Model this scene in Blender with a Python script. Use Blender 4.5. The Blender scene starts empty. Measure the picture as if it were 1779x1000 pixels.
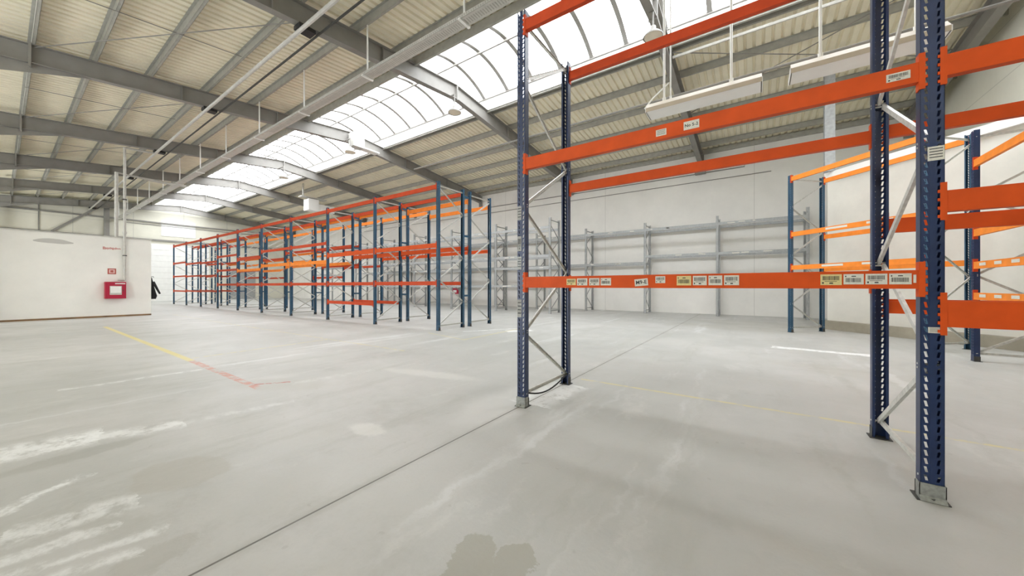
import bpy, math, random
from mathutils import Vector, Matrix
random.seed(7)
SC = bpy.context.scene
COL = SC.collection

# ------------------------------------------------------------------ camera, world, exposure
F_PX, YAW, HOR = 612.37, 0.6022, 496.95
cd = bpy.data.cameras.new('camera'); cam = bpy.data.objects.new('camera', cd); COL.objects.link(cam)
cd.sensor_width = 36; cd.lens = F_PX / 1779 * 36; cd.clip_start = 0.02; cd.clip_end = 300
cam.location = (0, 0, 1.3); cam.rotation_euler = (math.pi / 2, 0, YAW)
cd.shift_y = -(500 - HOR) / 1779
SC.camera = cam

W = bpy.data.worlds.new('overcast'); SC.world = W; W.use_nodes = True
wn = W.node_tree.nodes; wl = W.node_tree.links
wn['Background'].inputs['Color'].default_value = (0.93, 0.96, 1.0, 1)
wn['Background'].inputs['Strength'].default_value = 9.0
SC.view_settings.view_transform = 'Standard'; SC.view_settings.look = 'None'
SC.view_settings.gamma = 1; SC.view_settings.use_curve_mapping = False
SC.view_settings.exposure = 0.12
try:
    cy = SC.cycles
    cy.max_bounces = 10; cy.diffuse_bounces = 8; cy.glossy_bounces = 3; cy.transparent_max_bounces = 12
    cy.sample_clamp_indirect = 8; cy.caustics_reflective = False; cy.caustics_refractive = False
    cy.use_denoising = True
except Exception: pass

def portal(name, loc, rot, sx, sy):
    l = bpy.data.lights.new(name, 'AREA'); l.shape = 'RECTANGLE'; l.size = sx; l.size_y = sy
    l.cycles.is_portal = True
    o = bpy.data.objects.new(name, l); o.location = loc; o.rotation_euler = rot; COL.objects.link(o)
portal('skylight_portal', (-19, 9.235, 9.3), (0, 0, 0), 48, 3.5)

# ------------------------------------------------------------------ mesh helper
class MB:
    def __init__(s): s.v = []; s.f = []; s.m = []
    def add(s, vs, fs, mi=0):
        n = len(s.v); s.v += [tuple(p) for p in vs]
        for f in fs: s.f.append(tuple(n + i for i in f)); s.m.append(mi)
    def box(s, x0, x1, y0, y1, z0, z1, mi=0):
        s.add([(x0,y0,z0),(x1,y0,z0),(x1,y1,z0),(x0,y1,z0),(x0,y0,z1),(x1,y0,z1),(x1,y1,z1),(x0,y1,z1)],
              [(3,2,1,0),(4,5,6,7),(0,1,5,4),(1,2,6,5),(2,3,7,6),(3,0,4,7)], mi)
    def bar(s, a, b, w, h, mi=0, up=(0,0,1)):
        """rectangular bar from a to b, w sideways and h along up"""
        a = Vector(a); b = Vector(b); d = (b - a).normalized(); u = Vector(up)
        if abs(d.dot(u)) > .98: u = Vector((1,0,0))
        sd = d.cross(u).normalized(); u = sd.cross(d).normalized()
        c = [(-.5,-.5),(.5,-.5),(.5,.5),(-.5,.5)]
        s.add([a + sd*p*w + u*q*h for p,q in c] + [b + sd*p*w + u*q*h for p,q in c],
              [(3,2,1,0),(4,5,6,7),(0,1,5,4),(1,2,6,5),(2,3,7,6),(3,0,4,7)], mi)
    def chan(s, a, b, w, h, t=.003, mi=0, up=(0,1,0)):
        """C channel from a to b: web w wide, flanges h deep"""
        a = Vector(a); b = Vector(b); d = (b-a).normalized(); u = Vector(up)
        sd = d.cross(u).normalized(); u = sd.cross(d).normalized()
        pr = [(-w/2,0),(w/2,0),(w/2,h),(w/2-t,h),(w/2-t,t),(-w/2+t,t),(-w/2+t,h),(-w/2,h)]
        n = len(pr)
        s.add([a+sd*p+u*q for p,q in pr]+[b+sd*p+u*q for p,q in pr],
              [(i,(i+1)%n,n+(i+1)%n,n+i) for i in range(n)], mi)
        s.add([a+sd*p+u*q for p,q in pr], [(0,5,4,1),(1,4,3,2),(0,7,6,5)], mi)
        s.add([b+sd*p+u*q for p,q in pr], [(1,4,5,0),(2,3,4,1),(5,6,7,0)], mi)
    def ibeam(s, a, b, w, h, t=.02, tw=.012, mi=0):
        s.bar2(a, b, 0, h/2 - t/2, w, t, mi); s.bar2(a, b, 0, -h/2 + t/2, w, t, mi); s.bar2(a, b, 0, 0, tw, h - 2*t, mi)
    def bar2(s, a, b, o1, o2, w, h, mi=0):
        a = Vector(a); b = Vector(b); d = (b-a).normalized(); u = Vector((0,0,1))
        if abs(d.z) > .9: u = Vector((0,1,0))
        sd = d.cross(u).normalized(); u = sd.cross(d).normalized()
        off = sd*o1 + u*o2; s.bar(a+off, b+off, w, h, mi, u)
    def tube(s, pts, r, n=10, mi=0, caps=True):
        pts = [Vector(p) for p in pts]; rings = []
        for i, p in enumerate(pts):
            d = (pts[min(i+1,len(pts)-1)] - pts[max(i-1,0)]).normalized()
            u = Vector((0,0,1)) if abs(d.z) < .9 else Vector((1,0,0))
            sd = d.cross(u).normalized(); u = sd.cross(d)
            rr = r[i] if isinstance(r, (list,tuple)) else r
            rings.append([p + (sd*math.cos(2*math.pi*k/n) + u*math.sin(2*math.pi*k/n))*rr for k in range(n)])
        vs = [q for ring in rings for q in ring]; fs = []
        for i in range(len(pts)-1):
            for k in range(n): fs.append((i*n+k, i*n+(k+1)%n, (i+1)*n+(k+1)%n, (i+1)*n+k))
        if caps: fs += [tuple(range(n))[::-1], tuple((len(pts)-1)*n+k for k in range(n))]
        s.add(vs, fs, mi)
    def prism(s, poly, z0, z1, mi=0):
        n = len(poly)
        s.add([(x,y,z0) for x,y in poly]+[(x,y,z1) for x,y in poly],
              [tuple(range(n))[::-1], tuple(range(n,2*n))]+[(i,(i+1)%n,n+(i+1)%n,n+i) for i in range(n)], mi)
    def merge(s, o, mat=None, mi=None):
        n = len(s.v); s.v += [tuple(mat @ Vector(p)) if mat else p for p in o.v]
        s.f += [tuple(n+i for i in f) for f in o.f]; s.m += [mi if mi is not None else x for x in o.m]
    def mesh(s, name, mats, bevel=False, smooth=False):
        me = bpy.data.meshes.new(name); me.from_pydata(s.v, [], s.f)
        for m in (mats if isinstance(mats,(list,tuple)) else [mats]): me.materials.append(m)
        me.polygons.foreach_set('material_index', s.m)
        if smooth: me.polygons.foreach_set('use_smooth', [True]*len(me.polygons))
        me.validate(); me.update(); return me

def obj(name, data, parent=None, loc=(0,0,0), rot=(0,0,0)):
    o = bpy.data.objects.new(name, data); COL.objects.link(o)
    o.location = loc; o.rotation_euler = rot
    if parent: o.parent = parent
    return o
def tag(o, label=None, cat=None, group=None, kind=None):
    if label: o['label'] = label
    if cat: o['category'] = cat
    if group: o['group'] = group
    if kind: o['kind'] = kind
    return o
def thing(name, label, cat, loc=(0,0,0), rz=0, group=None):
    return tag(obj(name, None, None, loc, (0,0,rz)), label, cat, group)
def struct(name, mb, mats, **k): return tag(obj(name, mb.mesh(name, mats, **k)), kind='structure')

# ------------------------------------------------------------------ materials
def mat(name, col, rough=.5, metal=0, var=0, vscale=8, bump=0, bscale=60, spec=None, emit=0):
    m = bpy.data.materials.new(name); m.use_nodes = True
    nt = m.node_tree; b = nt.nodes['Principled BSDF']
    b.inputs['Base Color'].default_value = (*col, 1); b.inputs['Roughness'].default_value = rough
    b.inputs['Metallic'].default_value = metal
    if spec is not None: b.inputs['Specular IOR Level'].default_value = spec
    geo = nt.nodes.new('ShaderNodeTexCoord')
    if var:
        n = nt.nodes.new('ShaderNodeTexNoise'); n.inputs['Scale'].default_value = vscale; n.inputs['Detail'].default_value = 5
        nt.links.new(geo.outputs['Object'], n.inputs['Vector'])
        r = nt.nodes.new('ShaderNodeValToRGB')
        r.color_ramp.elements[0].position = .3; r.color_ramp.elements[1].position = .7
        r.color_ramp.elements[0].color = tuple(max(0, c*(1-var)) for c in col)+(1,)
        r.color_ramp.elements[1].color = tuple(min(1, c*(1+var)) for c in col)+(1,)
        nt.links.new(n.outputs['Fac'], r.inputs['Fac']); nt.links.new(r.outputs['Color'], b.inputs['Base Color'])
    if bump:
        n = nt.nodes.new('ShaderNodeTexNoise'); n.inputs['Scale'].default_value = bscale
        nt.links.new(geo.outputs['Object'], n.inputs['Vector'])
        bp = nt.nodes.new('ShaderNodeBump'); bp.inputs['Strength'].default_value = bump; bp.inputs['Distance'].default_value = .01
        nt.links.new(n.outputs['Fac'], bp.inputs['Height']); nt.links.new(bp.outputs['Normal'], b.inputs['Normal'])
    return m
M = {}
M['blue']   = mat('navy_painted_steel', (.010,.026,.085), .36, 0, .25, 5)
M['blue2']  = mat('blue_painted_steel', (.020,.072,.130), .45, 0, .2, 5)
M['orange'] = mat('orange_painted_steel', (.62,.078,.007), .55, 0, .1, 6, spec=.25)
M['orange2']= mat('light_orange_painted_steel', (.85,.25,.03), .55, 0, .1, 6, spec=.25)  # orange with the bleaching of front light put into the colour
M['redor']  = mat('red_orange_painted_steel', (.54,.062,.014), .55, 0, .1, 6, spec=.25)  # red-orange rows; on near top beams it carries their backlit shade
M['galv']   = mat('galvanised_steel', (.60,.60,.56), .42, .2, .15, 25)
M['grey']   = mat('galvanised_rack_steel', (.36,.37,.365), .5, .2, .15, 12)
M['rafter'] = mat('grey_painted_steel', (.245,.235,.215), .6, 0, .08, 3)
M['purlin'] = mat('pale_galvanised_purlin', (.36,.355,.315), .55, .1, .1, 6)
M['dark']   = mat('dark_steel', (.05,.05,.045), .6, 0, .2, 10)
M['black']  = mat('black_rubber', (.012,.012,.012), .6)
M['white']  = mat('white_enamel', (.82,.82,.79), .4, 0, .03, 4)
M['tan']  = mat('tan_housing', (.52,.45,.34), .5, 0, .05, 4)
M['cream']  = mat('cream_enamel', (.70,.64,.52), .5, 0, .05, 4)
M['pipe']   = mat('light_grey_pipe', (.52,.51,.47), .45, .2, .1, 8)
M['red']    = mat('red_enamel', (.40,.008,.04), .35, 0, .05, 6)
M['paper']  = mat('white_sticker_paper', (.66,.64,.56), .6, 0, .08, 60)
M['oldpaper'] = mat('greyed_sticker_paper', (.36,.36,.34), .6, 0, .2, 60)
M['yellow'] = mat('yellow_sticker_paper', (.66,.55,.25), .6, 0, .08, 60)
M['ink']    = mat('black_print', (.03,.03,.03), .6)
M['redink'] = mat('red_print', (.45,.10,.08), .6)
M['foot']   = mat('bare_steel_foot_guard', (.30,.31,.29), .5, .4, .25, 40)
M['cloth']  = mat('black_cloth', (.012,.012,.013), .9, 0, .3, 20)

def wall_mat(name, col, panel=None, dirt=.06):
    """painted wall: fine mottling, scuffs, panel joints every `panel` metres"""
    m = mat(name, col, .75); nt = m.node_tree; b = nt.nodes['Principled BSDF']; N = nt.nodes.new; L = nt.links.new
    g = N('ShaderNodeNewGeometry')
    n = N('ShaderNodeTexNoise'); n.inputs['Scale'].default_value = .7; n.inputs['Detail'].default_value = 6; n.inputs['Roughness'].default_value = .65
    L(g.outputs['Position'], n.inputs['Vector'])
    r = N('ShaderNodeValToRGB'); r.color_ramp.elements[0].position = .3; r.color_ramp.elements[1].position = .75
    r.color_ramp.elements[0].color = tuple(c*(1-dirt*1.6) for c in col)+(1,); r.color_ramp.elements[1].color = tuple(min(1,c*(1+dirt*.5)) for c in col)+(1,)
    L(n.outputs['Fac'], r.inputs['Fac']); out = r.outputs['Color']
    if panel:
        sep = N('ShaderNodeSeparateXYZ'); L(g.outputs['Position'], sep.inputs[0])
        for ax, step, w in panel:
            a = N('ShaderNodeMath'); a.operation = 'PINGPONG'; a.inputs[1].default_value = step/2; L(sep.outputs[ax], a.inputs[0])
            c = N('ShaderNodeMath'); c.operation = 'LESS_THAN'; c.inputs[1].default_value = w; L(a.outputs[0], c.inputs[0])
            mx = N('ShaderNodeMix'); mx.data_type = 'RGBA'; k = N('ShaderNodeMath'); k.operation = 'MULTIPLY'; k.inputs[1].default_value = .35
            L(c.outputs[0], k.inputs[0]); L(k.outputs[0], mx.inputs['Factor']); L(out, mx.inputs['A']); mx.inputs['B'].default_value = (.3,.3,.27,1)
            out = mx.outputs['Result']
    L(out, b.inputs['Base Color']); return m
M['wall']  = wall_mat('painted_sandwich_panel', (.80,.785,.74), [('X', 6.718, .012)])
M['part']  = wall_mat('painted_plaster', (.84,.83,.78))
M['gable'] = wall_mat('beige_sandwich_panel', (.72,.70,.60), [('Z', 1.1, .012), ('Y', 3.2, .02)])
M['gabler']= wall_mat('pale_painted_gable', (.80,.79,.70), [('Z', 1.3, .012)])
M['room']  = wall_mat('cream_plaster', (.74,.725,.65), None, .10)
M['plinth']= wall_mat('raw_concrete', (.38,.345,.265), None, .25)
M['sheet'] = mat('beige_coated_roof_sheet', (.80,.75,.59), .5, 0, .06, 2)

# floor ------------------------------------------------------------
def floor_mat():
    m = bpy.data.materials.new('polished_concrete'); m.use_nodes = True
    nt = m.node_tree; b = nt.nodes['Principled BSDF']; N = nt.nodes.new; L = nt.links.new
    g = N('ShaderNodeNewGeometry'); P = g.outputs['Position']
    def val(s, v):
        if isinstance(v, (int,float)): s.default_value = v
        else: L(v, s)
    def math_(op, a, bb=0., c=None, clamp=False):
        n = N('ShaderNodeMath'); n.operation = op; n.use_clamp = clamp
        val(n.inputs[0], a); val(n.inputs[1], bb)
        if c is not None: val(n.inputs[2], c)
        return n.outputs[0]
    def noise(scale, detail=5, rough=.6, vec=P, dist=0):
        n = N('ShaderNodeTexNoise'); n.inputs['Scale'].default_value = scale; n.inputs['Detail'].default_value = detail
        n.inputs['Roughness'].default_value = rough; n.inputs['Distortion'].default_value = dist
        L(vec, n.inputs['Vector']); return n
    def smooth(x, a, bb):
        n = N('ShaderNodeMapRange'); n.interpolation_type = 'SMOOTHSTEP'; L(x, n.inputs['Value'])
        n.inputs['From Min'].default_value = a; n.inputs['From Max'].default_value = bb; return n.outputs[0]
    def mix(fac, A, B):
        n = N('ShaderNodeMix'); n.data_type = 'RGBA'; val(n.inputs['Factor'], fac)
        for s, v in ((n.inputs['A'], A), (n.inputs['B'], B)):
            if isinstance(v, tuple): s.default_value = (*v, 1)
            else: L(v, s)
        return n.outputs['Result']
    # warped position for ragged stains
    nw = noise(3.6, 6, .7)
    off = N('ShaderNodeVectorMath'); off.operation = 'MULTIPLY_ADD'; L(nw.outputs['Color'], off.inputs[0])
    off.inputs[1].default_value = (.26,.26,0); off.inputs[2].default_value = (-.13,-.13,0)
    wp = N('ShaderNodeVectorMath'); wp.operation = 'ADD'; L(P, wp.inputs[0]); L(off.outputs[0], wp.inputs[1]); WP = wp.outputs[0]
    def stretched(sx, sy, rz=0):
        mp = N('ShaderNodeMapping'); mp.inputs['Scale'].default_value = (sx,sy,1); mp.inputs['Rotation'].default_value = (0,0,rz); L(WP, mp.inputs['Vector']); return mp.outputs[0]
    big = smooth(noise(.22, 6, .6).outputs['Fac'], .35, .68)
    med = smooth(noise(1.3, 8, .7).outputs['Fac'], .3, .75)
    c = mix(big, (.41,.417,.395), (.555,.548,.53))
    c = mix(math_('MULTIPLY', med, .6), c, (.50,.50,.47))
    mot = smooth(noise(.75, 7, .72).outputs['Fac'], .52, .66)
    c = mix(math_('MULTIPLY', mot, .35), c, (.365,.365,.335))
    mot2 = smooth(noise(1.7, 6, .7, stretched(.9,.35,.3)).outputs['Fac'], .56, .68)
    c = mix(math_('MULTIPLY', mot2, .35), c, (.64,.63,.60))
    # faint trowel / tyre streaks running across the hall (along Y) and along it
    st = smooth(noise(1., 6, .7, stretched(2.2,.22)).outputs['Fac'], .5, .72)
    c = mix(math_('MULTIPLY', st, .55), c, (.38,.385,.345))
    st2 = smooth(noise(1., 5, .6, stretched(1.5,.16,.12)).outputs['Fac'], .58, .70)
    c = mix(math_('MULTIPLY', st2, .5), c, (.72,.73,.73))
    fine = noise(38, 4, .6).outputs['Fac']
    c = mix(math_('MULTIPLY', smooth(fine, .45, .75), .10), c, (.38,.37,.34))
    spk = smooth(noise(9, 3, .5).outputs['Fac'], .70, .74)
    c = mix(math_('MULTIPLY', spk, .25), c, (.30,.29,.26))
    wear = noise(7, 6, .75).outputs['Fac']
    def seg(ax, ay, bx, by, w, soft=.01, vec=P, lo=.0, hi=0.):
        """stripe mask between two floor points"""
        d = Vector((bx-ax, by-ay, 0)); Ln = d.length; d.normalize(); n = Vector((-d.y, d.x, 0))
        s = N('ShaderNodeVectorMath'); s.operation = 'SUBTRACT'; L(vec, s.inputs[0]); s.inputs[1].default_value = (ax,ay,0)
        dt = N('ShaderNodeVectorMath'); dt.operation = 'DOT_PRODUCT'; L(s.outputs[0], dt.inputs[0]); dt.inputs[1].default_value = d
        dn = N('ShaderNodeVectorMath'); dn.operation = 'DOT_PRODUCT'; L(s.outputs[0], dn.inputs[0]); dn.inputs[1].default_value = n
        an = math_('ABSOLUTE', dn.outputs['Value'])
        a = math_('SUBTRACT', 1., smooth(an, w/2, w/2+soft))
        t = math_('MULTIPLY', math_('GREATER_THAN', dt.outputs['Value'], 0.), math_('LESS_THAN', dt.outputs['Value'], Ln))
        r = math_('MULTIPLY', a, t)
        if hi: r = math_('MULTIPLY', r, smooth(wear, lo, hi))
        return r
    def blob(cx, cy, rx, ry, rz=0, edge=.25):
        mp = N('ShaderNodeMapping'); mp.vector_type = 'TEXTURE'
        mp.inputs['Location'].default_value = (cx,cy,0); mp.inputs['Scale'].default_value = (rx,ry,1e3); mp.inputs['Rotation'].default_value = (0,0,rz)
        L(WP, mp.inputs['Vector']); ln = N('ShaderNodeVectorMath'); ln.operation = 'LENGTH'; L(mp.outputs[0], ln.inputs[0])
        return math_('SUBTRACT', 1., smooth(ln.outputs['Value'], 1-edge, 1.))
    # old stains and spills with shapes of their own
    for (x,y,rx,ry,rz,k,col,e) in [(-1.10,1.25,.11,.20,.5,.75,(.33,.32,.265),.10), (-.93,1.36,.10,.16,.2,.75,(.33,.32,.265),.10),
        (-3.30,.72,.32,.24,.4,.45,(.42,.40,.35),.15), (-2.38,.42,.14,.18,0,.42,(.37,.36,.32),.2), (-2.95,.33,.5,.12,.3,.3,(.37,.37,.33),.4),
        (-5.2,2.1,.9,.35,.5,.35,(.44,.43,.38),.5), (-2.3,3.2,.45,1.1,0,.45,(.72,.71,.69),.6), (-1.9,3.9,.12,.3,0,.6,(.78,.77,.75),.4),
        (-2.9,1.9,.25,.16,0,.5,(.73,.72,.68),.4), (1.2,7.2,1.6,.5,-.4,.25,(.44,.42,.37),.6), (.2,2.2,.35,.12,-.3,.35,(.44,.43,.39),.6),
        (-4.0,3.6,1.1,.2,.2,.4,(.72,.71,.67),.6), (-4.3,.35,.14,.5,.1,.5,(.34,.34,.31),.4), (-.2,13.0,3.0,1.0,-.2,.35,(.38,.36,.30),.6),
        (.2,14.7,3.0,1.6,-.3,.30,(.34,.32,.26),.6)]:
        c = mix(math_('MULTIPLY', blob(x,y,rx,ry,rz,e), k), c, col)
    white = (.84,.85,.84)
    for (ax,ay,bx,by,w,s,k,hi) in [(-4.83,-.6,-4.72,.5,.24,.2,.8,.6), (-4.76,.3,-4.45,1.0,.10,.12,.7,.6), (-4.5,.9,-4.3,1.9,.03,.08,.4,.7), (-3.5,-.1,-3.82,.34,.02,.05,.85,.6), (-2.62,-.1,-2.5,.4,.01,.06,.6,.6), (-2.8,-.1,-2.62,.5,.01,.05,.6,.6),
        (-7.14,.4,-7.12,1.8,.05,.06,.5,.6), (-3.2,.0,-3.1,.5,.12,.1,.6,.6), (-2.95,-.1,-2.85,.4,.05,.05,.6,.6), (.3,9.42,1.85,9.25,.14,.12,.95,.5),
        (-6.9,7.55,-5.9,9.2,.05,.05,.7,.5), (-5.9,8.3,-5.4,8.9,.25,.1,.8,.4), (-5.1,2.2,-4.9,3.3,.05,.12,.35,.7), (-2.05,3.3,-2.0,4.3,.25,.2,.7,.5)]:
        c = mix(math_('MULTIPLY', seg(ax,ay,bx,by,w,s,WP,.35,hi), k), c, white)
    # painted lines
    yel = (.66,.58,.24)
    for (ax,ay,bx,by,w,lo,hi,k) in [(-17.2,1.92,-8.1,1.90,.09,.25,.45,.95), (-2.0,4.62,3.9,4.58,.04,.36,.54,.7), (-8.36,1.98,-8.64,4.6,.05,.42,.52,.7),
        (-15.9,4.5,-5.8,4.62,.05,.42,.55,.55), (-7.5,6.78,-5.8,6.40,.05,.3,.5,.5), (-5.82,6.38,-5.95,9.3,.06,.3,.5,.6), (-22,4.52,-15.9,4.5,.05,.4,.55,.4)]:
        c = mix(math_('MULTIPLY', seg(ax,ay,bx,by,w,.01,P,lo,hi), k), c, yel)
    c = mix(math_('MULTIPLY', seg(-8.1,1.90,-5.2,1.88,.085,.015,P,.40,.55), .75), c, (.56,.20,.13))
    c = mix(math_('MULTIPLY', seg(-5.5,1.86,-5.2,2.25,.05,.01,P,.45,.55), .8), c, (.45,.12,.09))
    # sawn joints
    j = seg(-2.09,-9,-2.09,19,.010,.004)
    j2 = seg(-12.3,-9,-12.3,19,.010,.004); 
    c = mix(math_('MULTIPLY', j, .9), c, (.08,.075,.065))
    c = mix(math_('MULTIPLY', seg(-2.09,-9,-2.09,19,.03,.05,P,.3,.6), .25), c, (.30,.28,.24))
    c = mix(math_('MULTIPLY', j2, .3), c, (.2,.19,.17))
    L(c, b.inputs['Base Color'])
    rr = N('ShaderNodeMapRange'); L(med, rr.inputs['Value']); rr.inputs['To Min'].default_value = .38; rr.inputs['To Max'].default_value = .56
    L(rr.outputs[0], b.inputs['Roughness']); b.inputs['Specular IOR Level'].default_value = .35
    bp = N('ShaderNodeBump'); bp.inputs['Strength'].default_value = .12; bp.inputs['Distance'].default_value = .01
    L(math_('SUBTRACT', fine, math_('MULTIPLY', j, 3.)), bp.inputs['Height']); L(bp.outputs['Normal'], b.inputs['Normal'])
    return m
M['floor'] = floor_mat()

def glaze_mat():
    m = bpy.data.materials.new('skylight_polycarbonate'); m.use_nodes = True
    nt = m.node_tree; nt.nodes.clear(); N = nt.nodes.new; L = nt.links.new
    o = N('ShaderNodeOutputMaterial'); a = N('ShaderNodeBsdfTransparent'); a.inputs[0].default_value = (.93,.93,.93,1)
    t = N('ShaderNodeBsdfTranslucent'); t.inputs[0].default_value = (.9,.9,.9,1); x = N('ShaderNodeMixShader'); x.inputs[0].default_value = .12
    L(a.outputs[0], x.inputs[1]); L(t.outputs[0], x.inputs[2]); L(x.outputs[0], o.inputs[0]); return m
M['glaze'] = glaze_mat()

# ------------------------------------------------------------------ the building
XF, XR = -43.1, 5.15           # far gable, near gable
YB, YV, YL = 18.8, -0.35, -8.0 # back wall, valley, left wall
RY, RZ, SL = 9.235, 8.66, .10  # ridge, sheet height at ridge, slope
SK0, SK1 = 7.5, 10.95
def zs(y):                     # underside of the roof sheet
    if y < YV: return RZ - SL*(RY-YV) + SL*(YV-y)
    return RZ - SL*abs(y-RY)
PX = [-8.80 - 6.718*k for k in range(-2, 6)]

b = MB(); b.box(XF-.3, XR+.3, YL-.3, YB+.3, -.3, 0); struct('floor', b, M['floor'])
b = MB()   # back wall
b.box(XF-.3, XR+.3, YB, YB+.25, 0, zs(YB)+.3); struct('wall_back', b, M['wall'])
def gable(x0, x1):
    b = MB(); pl = [(YL,0),(YB,0),(YB,zs(YB)+.15),(RY,zs(RY)+.15),(YV,zs(YV)+.15),(YL,zs(YL)+.15)]; n = len(pl)
    b.add([(x0,y,z) for y,z in pl]+[(x1,y,z) for y,z in pl], [(0,1,2,3,4,5)[::-1],(6,7,8,9,10,11)]+[(i,(i+1)%n,n+(i+1)%n,n+i) for i in range(n)])
    return b
struct('wall_far', gable(XF-.25, XF), M['gable'])
struct('wall_right', gable(XR, XR+.25), M['gabler'])
# left wall behind the camera with unseen openings added for more light: bays and a window band above them
b = MB(); added_bays = [(-38,-31),(-26,-19),(-14,-7),(-3.5,3.5)]; zt = zs(YL)+.3
xs = XF-.3
DH = {0: 4.0, 1: 4.0, 2: 3.4, 3: 0}   # height of each added opening, 0 where closed to cut its light
for i, (x0, x1) in enumerate(added_bays): b.box(xs, x0, YL-.25, YL, 0, zt); b.box(x0, x1, YL-.25, YL, DH[i], 6.0); b.box(x0, x1, YL-.25, YL, 7.5, zt); xs = x1
b.box(xs, XR+.3, YL-.25, YL, 0, zt); struct('wall_left', b, M['wall'])
for i, (x0, x1) in enumerate(added_bays):
    b = MB()
    for z0, z1 in ((0,DH[i]),(6.0,7.5)):
        if z1 == 0: continue
        b.box(x0, x0+.1, YL-.2, YL+.03, z0, z1); b.box(x1-.1, x1, YL-.2, YL+.03, z0, z1); b.box(x0, x1, YL-.2, YL+.03, z1-.1, z1)
    struct('window_%d' % (i+1), b, M['rafter'])  # frames of the unseen openings added to brighten the hall
    portal('window_portal', ((x0+x1)/2, YL-.3, 6.75), (math.pi/2, 0, math.pi), x1-x0, 1.5)
    if DH[i]: portal('loading_bay_portal', ((x0+x1)/2, YL-.3, DH[i]/2), (math.pi/2, 0, math.pi), x1-x0, DH[i])

# roof sheets (trapezoidal profile running up the slope)
def sheet(name, y0, y1, x0=XF-.2, x1=XR+.2):
    b = MB(); prof = []; x = x0; P = .22; h = .05
    while x < x1: prof += [(x,0),(x+.13,0),(x+.155,h),(x+.195,h)]; x += P
    prof.append((x1,0)); n = len(prof)
    vs = [(px,y0,zs(y0+1e-4)+pz) for px,pz in prof]+[(px,y1,zs(y1-1e-4)+pz) for px,pz in prof]
    b.add(vs, [(i,i+1,n+i+1,n+i) for i in range(n-1)])
    vs = [(px,y0,zs(y0+1e-4)+h+.08) for px,pz in ((x0,0),(x1,0))]+[(px,y1,zs(y1-1e-4)+h+.08) for px,pz in ((x1,0),(x0,0))]
    b.add(vs, [(0,1,2,3)])
    return struct(name, b, M['sheet'])
sheet('ceiling', YV, SK0); sheet('ceiling', SK1, YB+.1); sheet('ceiling', YL-.1, YV)

# rafters
def rafter(x):
    b = MB(); D = .50
    for ya, yb in ((YV, RY), (RY, YB)):
        a = Vector((x, ya, zs(ya+1e-4)-.2-D/2)); c = Vector((x, yb, zs(yb-1e-4)-.2-D/2)); b.ibeam(a, c, .20, D, .022, .014)
    # splice plates and stiffeners at the ridge and at the haunch
    b.box(x-.11, x+.11, RY-.02, RY+.02, zs(RY)-.74, zs(RY)-.16)
    b.box(x-.11, x+.11, .42, .47, zs(.45)-.80, zs(.45)-.16)
    for y in (3.4, 6.2, 12.4, 15.5): b.box(x-.095, x+.095, y-.006, y+.006, zs(y)-.69, zs(y)-.21)
    a = Vector((x, YV, zs(YV)-.95)); b.add([(x-.01,YV,zs(YV)-.65),(x-.01,YV,zs(YV)-1.1),(x-.01,1.6,zs(1.6)-.68),(x+.01,YV,zs(YV)-.65),(x+.01,YV,zs(YV)-1.1),(x+.01,1.6,zs(1.6)-.68)],
        [(0,1,2),(5,4,3),(1,4,5,2)])
    # end bracket at the back wall
    b.box(x-.13, x+.13, YB-.06, YB, zs(YB)-1.0, zs(YB)-.18)
    return b
for i, x in enumerate(PX):
    b = rafter(x)
    r = obj('roof_rafter', b.mesh('roof_rafter', M['rafter']))
    lab = ['grey steel roof rafter, rightmost, running beside the pale right gable',
           'grey steel roof rafter crossing behind the orange beams of the near rack',
           'grey steel roof rafter meeting the skylight left of the near blue upright',
           'grey steel roof rafter that carries the boxed grey unit under the skylight',
           'grey steel roof rafter next beyond the one with the boxed unit',
           'grey steel roof rafter, third in depth from the far gable',
           'grey steel roof rafter, second in depth from the far gable',
           'grey steel roof rafter farthest away, right in front of the far gable'][i]
    tag(r, lab, 'roof beam', 'steel rafters under the roof')
    c = MB(); c.ibeam((x, YV, 0), (x, YV, zs(YV)-.4), .22, .3, .02, .014)
    if i >= 3: struct('trim_%d' % (20+i), c, M['rafter'])
# purlins: long Z sections over the rafters
pur = [.48,1.53,2.65,4.0,5.38,6.7,11.3,12.62,14.05,15.4,16.7,18.0]
pw = ['leftmost','second from the left','third from the left','fourth from the left, left of the two thin pipes','fifth from the left, over the cable tray rods','last before the left edge of the skylight']
pw2 = ['first','second','third','fourth','fifth','sixth']
for i, y in enumerate(pur):
    b = MB(); z = zs(y); yy = y
    b.box(XF, XR, y-.004, y+.004, z-.2, z); b.box(XF, XR, y, y+.06, z-.2, z-.194); b.box(XF, XR, y-.06, y, z-.008, z); b.box(XF, XR, y+.054, y+.06, z-.2, z-.18)
    o = obj('roof_purlin', b.mesh('roof_purlin', M['purlin']))
    lab = ('long pale roof purlin, %s' % pw[i]) if i < 6 else ('long pale roof purlin right of the skylight, %s from it' % pw2[i-6])
    tag(o, lab, 'purlin', 'purlins under the roof sheets')
# eave strip where roof meets back wall
b = MB(); b.box(XF, XR, YB-.12, YB, zs(YB)-.22, zs(YB)-.02); struct('trim_1', b, M['purlin'])

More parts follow.
